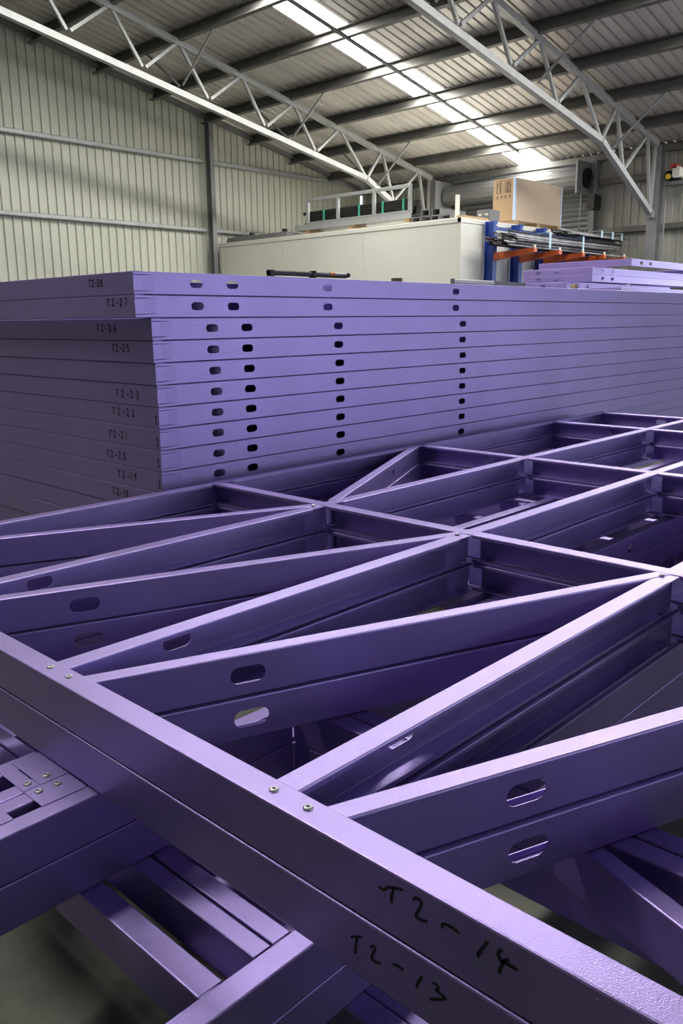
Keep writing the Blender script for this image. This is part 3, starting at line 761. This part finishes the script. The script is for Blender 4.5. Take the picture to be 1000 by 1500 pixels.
SG = {'A': [[(0,0),(.5,1),(1,0)],[(.2,.4),(.8,.4)]], 'C': [[(1,.85),(.6,1),(.1,.75),(.1,.25),(.6,0),(1,.15)]], 'R': [[(0,0),(0,1),(.8,.95),(.8,.55),(0,.5)],[(.4,.5),(.9,0)]], '.': [[(.3,0),(.45,.1)]],
      '1': [[(.5,1),(.5,0)]], '2': [[(.05,.8),(.4,1),(.8,.8),(.1,0),(.9,0)]], '5': [[(.8,1),(.15,1),(.15,.55),(.7,.55),(.75,.15),(.1,0)]], '6': [[(.7,1),(.15,.5),(.2,.05),(.75,.1),(.7,.5),(.2,.45)]], '0': [[(.4,1),(.05,.5),(.4,0),(.8,.5),(.4,1)]], 'K': [[(0,0),(0,1)],[(.8,1),(0,.45),(.85,0)]], 'G': [[(.9,.85),(.5,1),(.05,.6),(.1,.15),(.6,0),(.9,.2),(.9,.5),(.5,.5)]], ' ': [], '^': [[(.5,0),(.5,1)],[(.1,.6),(.5,1),(.9,.6)]], 'O': [[(.2,.2),(.2,.8),(.8,.8),(.8,.2),(.2,.2)]]}
mb = MB(); wid = cy1-CY
for row, (txt, zz) in enumerate((('A.R. 12KG', 0.80), ('C.R. 15KG', 0.66), ('O ^ O ^', 0.53))):
    hgt = 0.085*(cz1-cz0)/0.7; stepy = wid*0.66/len(txt)
    for k, ch in enumerate(txt):
        for st in SG[ch]:
            ribbon(mb, [Vector((cx0-0.0012, cy1 - wid*0.16 - (k+p[0]*0.72)*stepy, cz0+(cz1-cz0)*zz + p[1]*hgt*(1 if row < 2 else .6))) for p in st], Vector((-1,0,0)), 0.012)
ribbon(mb, [Vector((cx0-0.0012, cy1-wid*0.14, cz0+(cz1-cz0)*0.955)), Vector((cx0-0.0012, cy1-wid*0.84, cz0+(cz1-cz0)*0.955))], Vector((-1,0,0)), 0.008)
part('stencil_lettering', mb, 'stencil', cr)

# ------------------------------------------------------------------ cantilever rack
rack = thing('cantilever_rack', 'blue cantilever rack with orange arms along the white room', 'rack')
UPX = [12.86 + 0.84*k for k in range(5)]
ZA = 2.66
for x in UPX:
    up_ = MB(); yb_, yf_ = 8.62, 8.44
    up_.quadbox(x-0.06, x+0.06, yf_, yf_+0.012, 0, 3.15); up_.quadbox(x-0.06, x+0.06, yb_-0.012, yb_, 0, 3.15); up_.quadbox(x-0.006, x+0.006, yf_+0.01, yb_-0.01, 0, 3.15)
    u_ = part('upright', up_, 'blue', rack)
    for zz in (3.08, 2.98): part('bolt', MB().tube([(x+0.02, yf_-0.012, zz), (x+0.02, yf_, zz)], 0.016, 8), 'white', u_)
    part('foot', MB().box(x-0.06, x+0.06, 7.55, 8.44, 0, 0.12, 0.006), 'blue', rack)
    am = MB()
    y0, y1 = 8.44, 7.64
    am.v = [(x-0.05, y0, ZA-0.17), (x+0.05, y0, ZA-0.17), (x+0.05, y0, ZA-0.04), (x-0.05, y0, ZA-0.04), (x-0.05, y1, ZA-0.07), (x+0.05, y1, ZA-0.07), (x+0.05, y1, ZA+0.0), (x-0.05, y1, ZA+0.0)]
    am.f = [(0,3,2,1),(4,5,6,7),(0,1,5,4),(1,2,6,5),(2,3,7,6),(3,0,4,7)]
    a_ = part('arm', am, 'orange', rack)
    part('arm_stop', MB().tube([(x, 7.66, ZA-0.01), (x, 7.66, ZA+0.05)], 0.022, 10), 'white', a_)
for k in range(4):
    a, b = UPX[k]+0.062, UPX[k+1]-0.062
    part('tie_bar', MB().box(a, b, 8.52, 8.55, 3.02, 3.06, 0.004), 'blue', rack)
    if k in (1, 2, 3): part('cross_brace', MB().bar((a, 8.535, 1.6), (b, 8.535, 2.6), 0.02, 0.02), 'blacksteel', rack)
def rods(name, label, x0, x1, y0, y1, z0, z1, n, straps, jit, black_frac, seed):
    random.seed(seed)
    t = thing(name, label, 'steel bundle', (0,0,0), 'strapped steel bundles on the rack')
    for k in range(n):
        y = y0 + (y1-y0)*random.random(); z = z0 + (z1-z0)*((k+0.5)/n)
        a = x0 + random.uniform(0, jit); b = x1 - random.uniform(0, jit*1.6)
        w = random.uniform(0.03, 0.06)
        mb = MB()
        xs = [a + (b-a)*i/5 for i in range(6)]; zz = [z + (0.0 if 0 < i < 5 else random.uniform(-.02, .02)) for i in range(6)]; yy = [y + random.uniform(-.012,.012) for i in range(6)]
        th = 0.012
        # angle section following the sag of the strip
        prof = [(-w,0),(0,0),(0,w*0.7),(-th,w*0.7),(-th,th),(-w,th)]; m_ = len(prof)
        for i in range(6): mb.v += [(xs[i], yy[i]+p[0], zz[i]+p[1]) for p in prof]
        for i in range(5): mb.f += [(i*m_+j, i*m_+(j+1)%m_, (i+1)*m_+(j+1)%m_, (i+1)*m_+j) for j in range(m_)]
        mb.f += [tuple(range(m_)), tuple(5*m_+j for j in range(m_))]
        r = random.random()
        part('strip', mb, 'blacksteel' if r < black_frac else 'bundle' if r < 0.5 else 'bundle_light', t)
    for x in straps:
        mb = MB(); ya, yb = y0-0.07, y1+0.012; za, zb = z0-0.006, z1+0.05
        mb.quadbox(x-0.03, x+0.03, ya-0.006, ya, za, zb); mb.quadbox(x-0.03, x+0.03, yb, yb+0.006, za, zb); mb.quadbox(x-0.03, x+0.03, ya, yb, zb, zb+0.006)
        part('strap', mb, 'strap_blue', t)
    return t
rods('steel_bundle', 'black ended bundle of steel strips with pale blue straps, lowest on the rack', 12.30, 16.6, 7.84, 8.34, ZA+0.03, ZA+0.24, 46, (13.55, 14.75), 0.35, 0.22, 3)
rods('steel_bundle', 'grey bundle of steel strips in pale blue straps, upper one on the rack', 14.15, 16.9, 7.86, 8.20, ZA+0.325, ZA+0.40, 20, (15.5, 15.95, 16.35), 0.3, 0.25, 5)
random.seed(11)
tag(part('flat_bar', MB().box(14.6, 17.0, 7.70, 7.74, ZA+0.001, ZA+0.02, 0.003), 'galv', None), 'pale flat steel bar along the tips of the orange arms', 'steel bar')

# ------------------------------------------------------------------ wall equipment beside the column
ch = thing('electric_hoist', 'small chain hoist with red, white and yellow covers on a wall bracket', 'hoist')
pc = on_x(990, 250, 16.75)
part('bracket', MB().box(16.62, 17.0, pc.y-0.20, pc.y+0.14, pc.z-0.26, pc.z-0.20, 0.01), 'galv_dark', ch)
part('hoist_body', MB().box(16.62, 16.88, pc.y-0.12, pc.y+0.02, pc.z-0.14, pc.z+0.06, 0.03), 'white', ch)
part('red_cover', MB().box(16.62, 16.84, pc.y-0.06, pc.y+0.06, pc.z+0.03, pc.z+0.11, 0.02), 'red', ch)
mb = MB(); mb.tube([(16.72, pc.y+0.02, pc.z-0.08), (16.72, pc.y+0.16, pc.z-0.08)], 0.09, 16); part('motor', mb, 'blacksteel', ch)
mb = MB(); mb.tube([(16.60, pc.y+0.09, pc.z-0.11), (16.625, pc.y+0.09, pc.z-0.11)], 0.05, 14); part('yellow_cap', mb, 'yellow', ch)
part('mount', MB().box(16.68, 16.80, pc.y-0.10, pc.y+0.10, pc.z-0.20, pc.z-0.13, 0.01), 'blacksteel', ch)
c0 = on_x(979, 272, 16.95); c1 = on_x(963, 390, 16.95)
mb = MB(); mb.tube([(16.93, c0.y+0.0, c0.z+0.0), (16.93, c0.y+0.03, c0.z-0.05), (16.93, c0.y+0.04, c0.z-0.12), (16.93, c0.y+0.04, 0.0)], 0.022, 8)
tag(part('conduit_pipe', mb, 'galv', None, True), 'thin vertical grey conduit pipe with a bend at its top beside the column', 'pipe')

# ------------------------------------------------------------------ things lying on the tall stack
ZT = ST_TOP + 0.0005
tool = thing('bar_clamp', 'black bar tool with silver tube and orange trigger on the tall purple stack', 'clamp')
TY = 3.32
a = on_y(393, 405, TY).x; b = on_y(461, 405, TY).x; c = on_y(508, 405, TY).x; d = on_y(486, 405, TY).x
part('bar', MB().box(a, b, TY-0.015, TY+0.015, ZT+0.012, ZT+0.036, 0.005), 'blacksteel', tool)
part('jaw', MB().box(b-0.03, b, TY-0.018, TY+0.018, ZT, ZT+0.042, 0.005), 'blacksteel', tool)
part('jaw', MB().box(a, a+0.035, TY-0.016, TY+0.016, ZT, ZT+0.037, 0.004), 'blacksteel', tool)
mb = MB(); mb.tube([(b, TY, ZT+0.031), (c, TY, ZT+0.031)], 0.008, 12); part('tube', mb, 'galv', tool, True)
part('grip', MB().box(b, c-0.01, TY-0.008, TY+0.008, ZT+0.010, ZT+0.023, 0.004), 'blacksteel', tool)
mb = MB(); mb.tube([(c-0.005, TY, ZT+0.028), (c+0.015, TY, ZT+0.028)], 0.013, 12); part('end_knob', mb, 'blacksteel', tool, True)
part('trigger', MB().box(d-0.022, d+0.016, TY-0.013, TY+0.013, ZT+0.021, ZT+0.042, 0.007), 'orange_plastic', tool)
xx = on_y(581, 412, TY).x
rl = thing('tape_roll', 'brown roll of packing tape lying on the tall purple stack', 'tape roll', (xx, TY, ZT))
mb = MB(); nn = 24
for r, z in ((0.034, 0.0), (0.034, 0.024), (0.024, 0.024), (0.024, 0.0)): mb.v += [(math.cos(2*PI*k/nn)*r, math.sin(2*PI*k/nn)*r, z) for k in range(nn)]
for i in range(4): mb.f += [(i*nn+k, i*nn+(k+1)%nn, ((i+1)%4)*nn+(k+1)%nn, ((i+1)%4)*nn+k) for k in range(nn)]
part('tape', mb, 'brown', rl)
a = on_y(662, 412, TY).x; b = on_y(722, 414, TY).x; c = on_y(775, 414, TY).x
lv = thing('spirit_level', 'pale aluminium box level with dark end cap on the tall purple stack', 'level')
part('level_body', MB().box(a+0.012, b-0.004, TY-0.012, TY+0.012, ZT+0.010, ZT+0.034, 0.003), 'white', lv)
part('end_cap', MB().box(a-0.005, a+0.014, TY-0.014, TY+0.014, ZT, ZT+0.037, 0.004), 'galv_dark', lv)
part('level_foot', MB().box(a+0.015, b-0.004, TY-0.009, TY+0.009, ZT, ZT+0.010, 0.002), 'galv', lv)
mb = MB(); y_ = TY+0.03; mb.v = [(b, y_, ZT), (c, y_, ZT), (c, y_+0.25, ZT), (b, y_+0.25, ZT), (b+0.04, y_, ZT+0.038), (c, y_, ZT+0.032), (c, y_+0.25, ZT+0.032), (b+0.04, y_+0.25, ZT+0.038)]
mb.f = [(0,3,2,1),(4,5,6,7),(0,1,5,4),(1,2,6,5),(2,3,7,6),(3,0,4,7)]
tag(part('metal_tray', mb, 'galv_dark', None), 'shallow grey metal tray lying on the tall purple stack', 'tray')
q = on_y(837, 420, 3.3)
tag(part('timber_block', MB().box(q.x-0.02, q.x+0.02, 3.26, 3.30, ZT, ZT+0.035, 0.004), 'timber', None), 'small square timber block on the edge of the tall purple stack', 'timber')
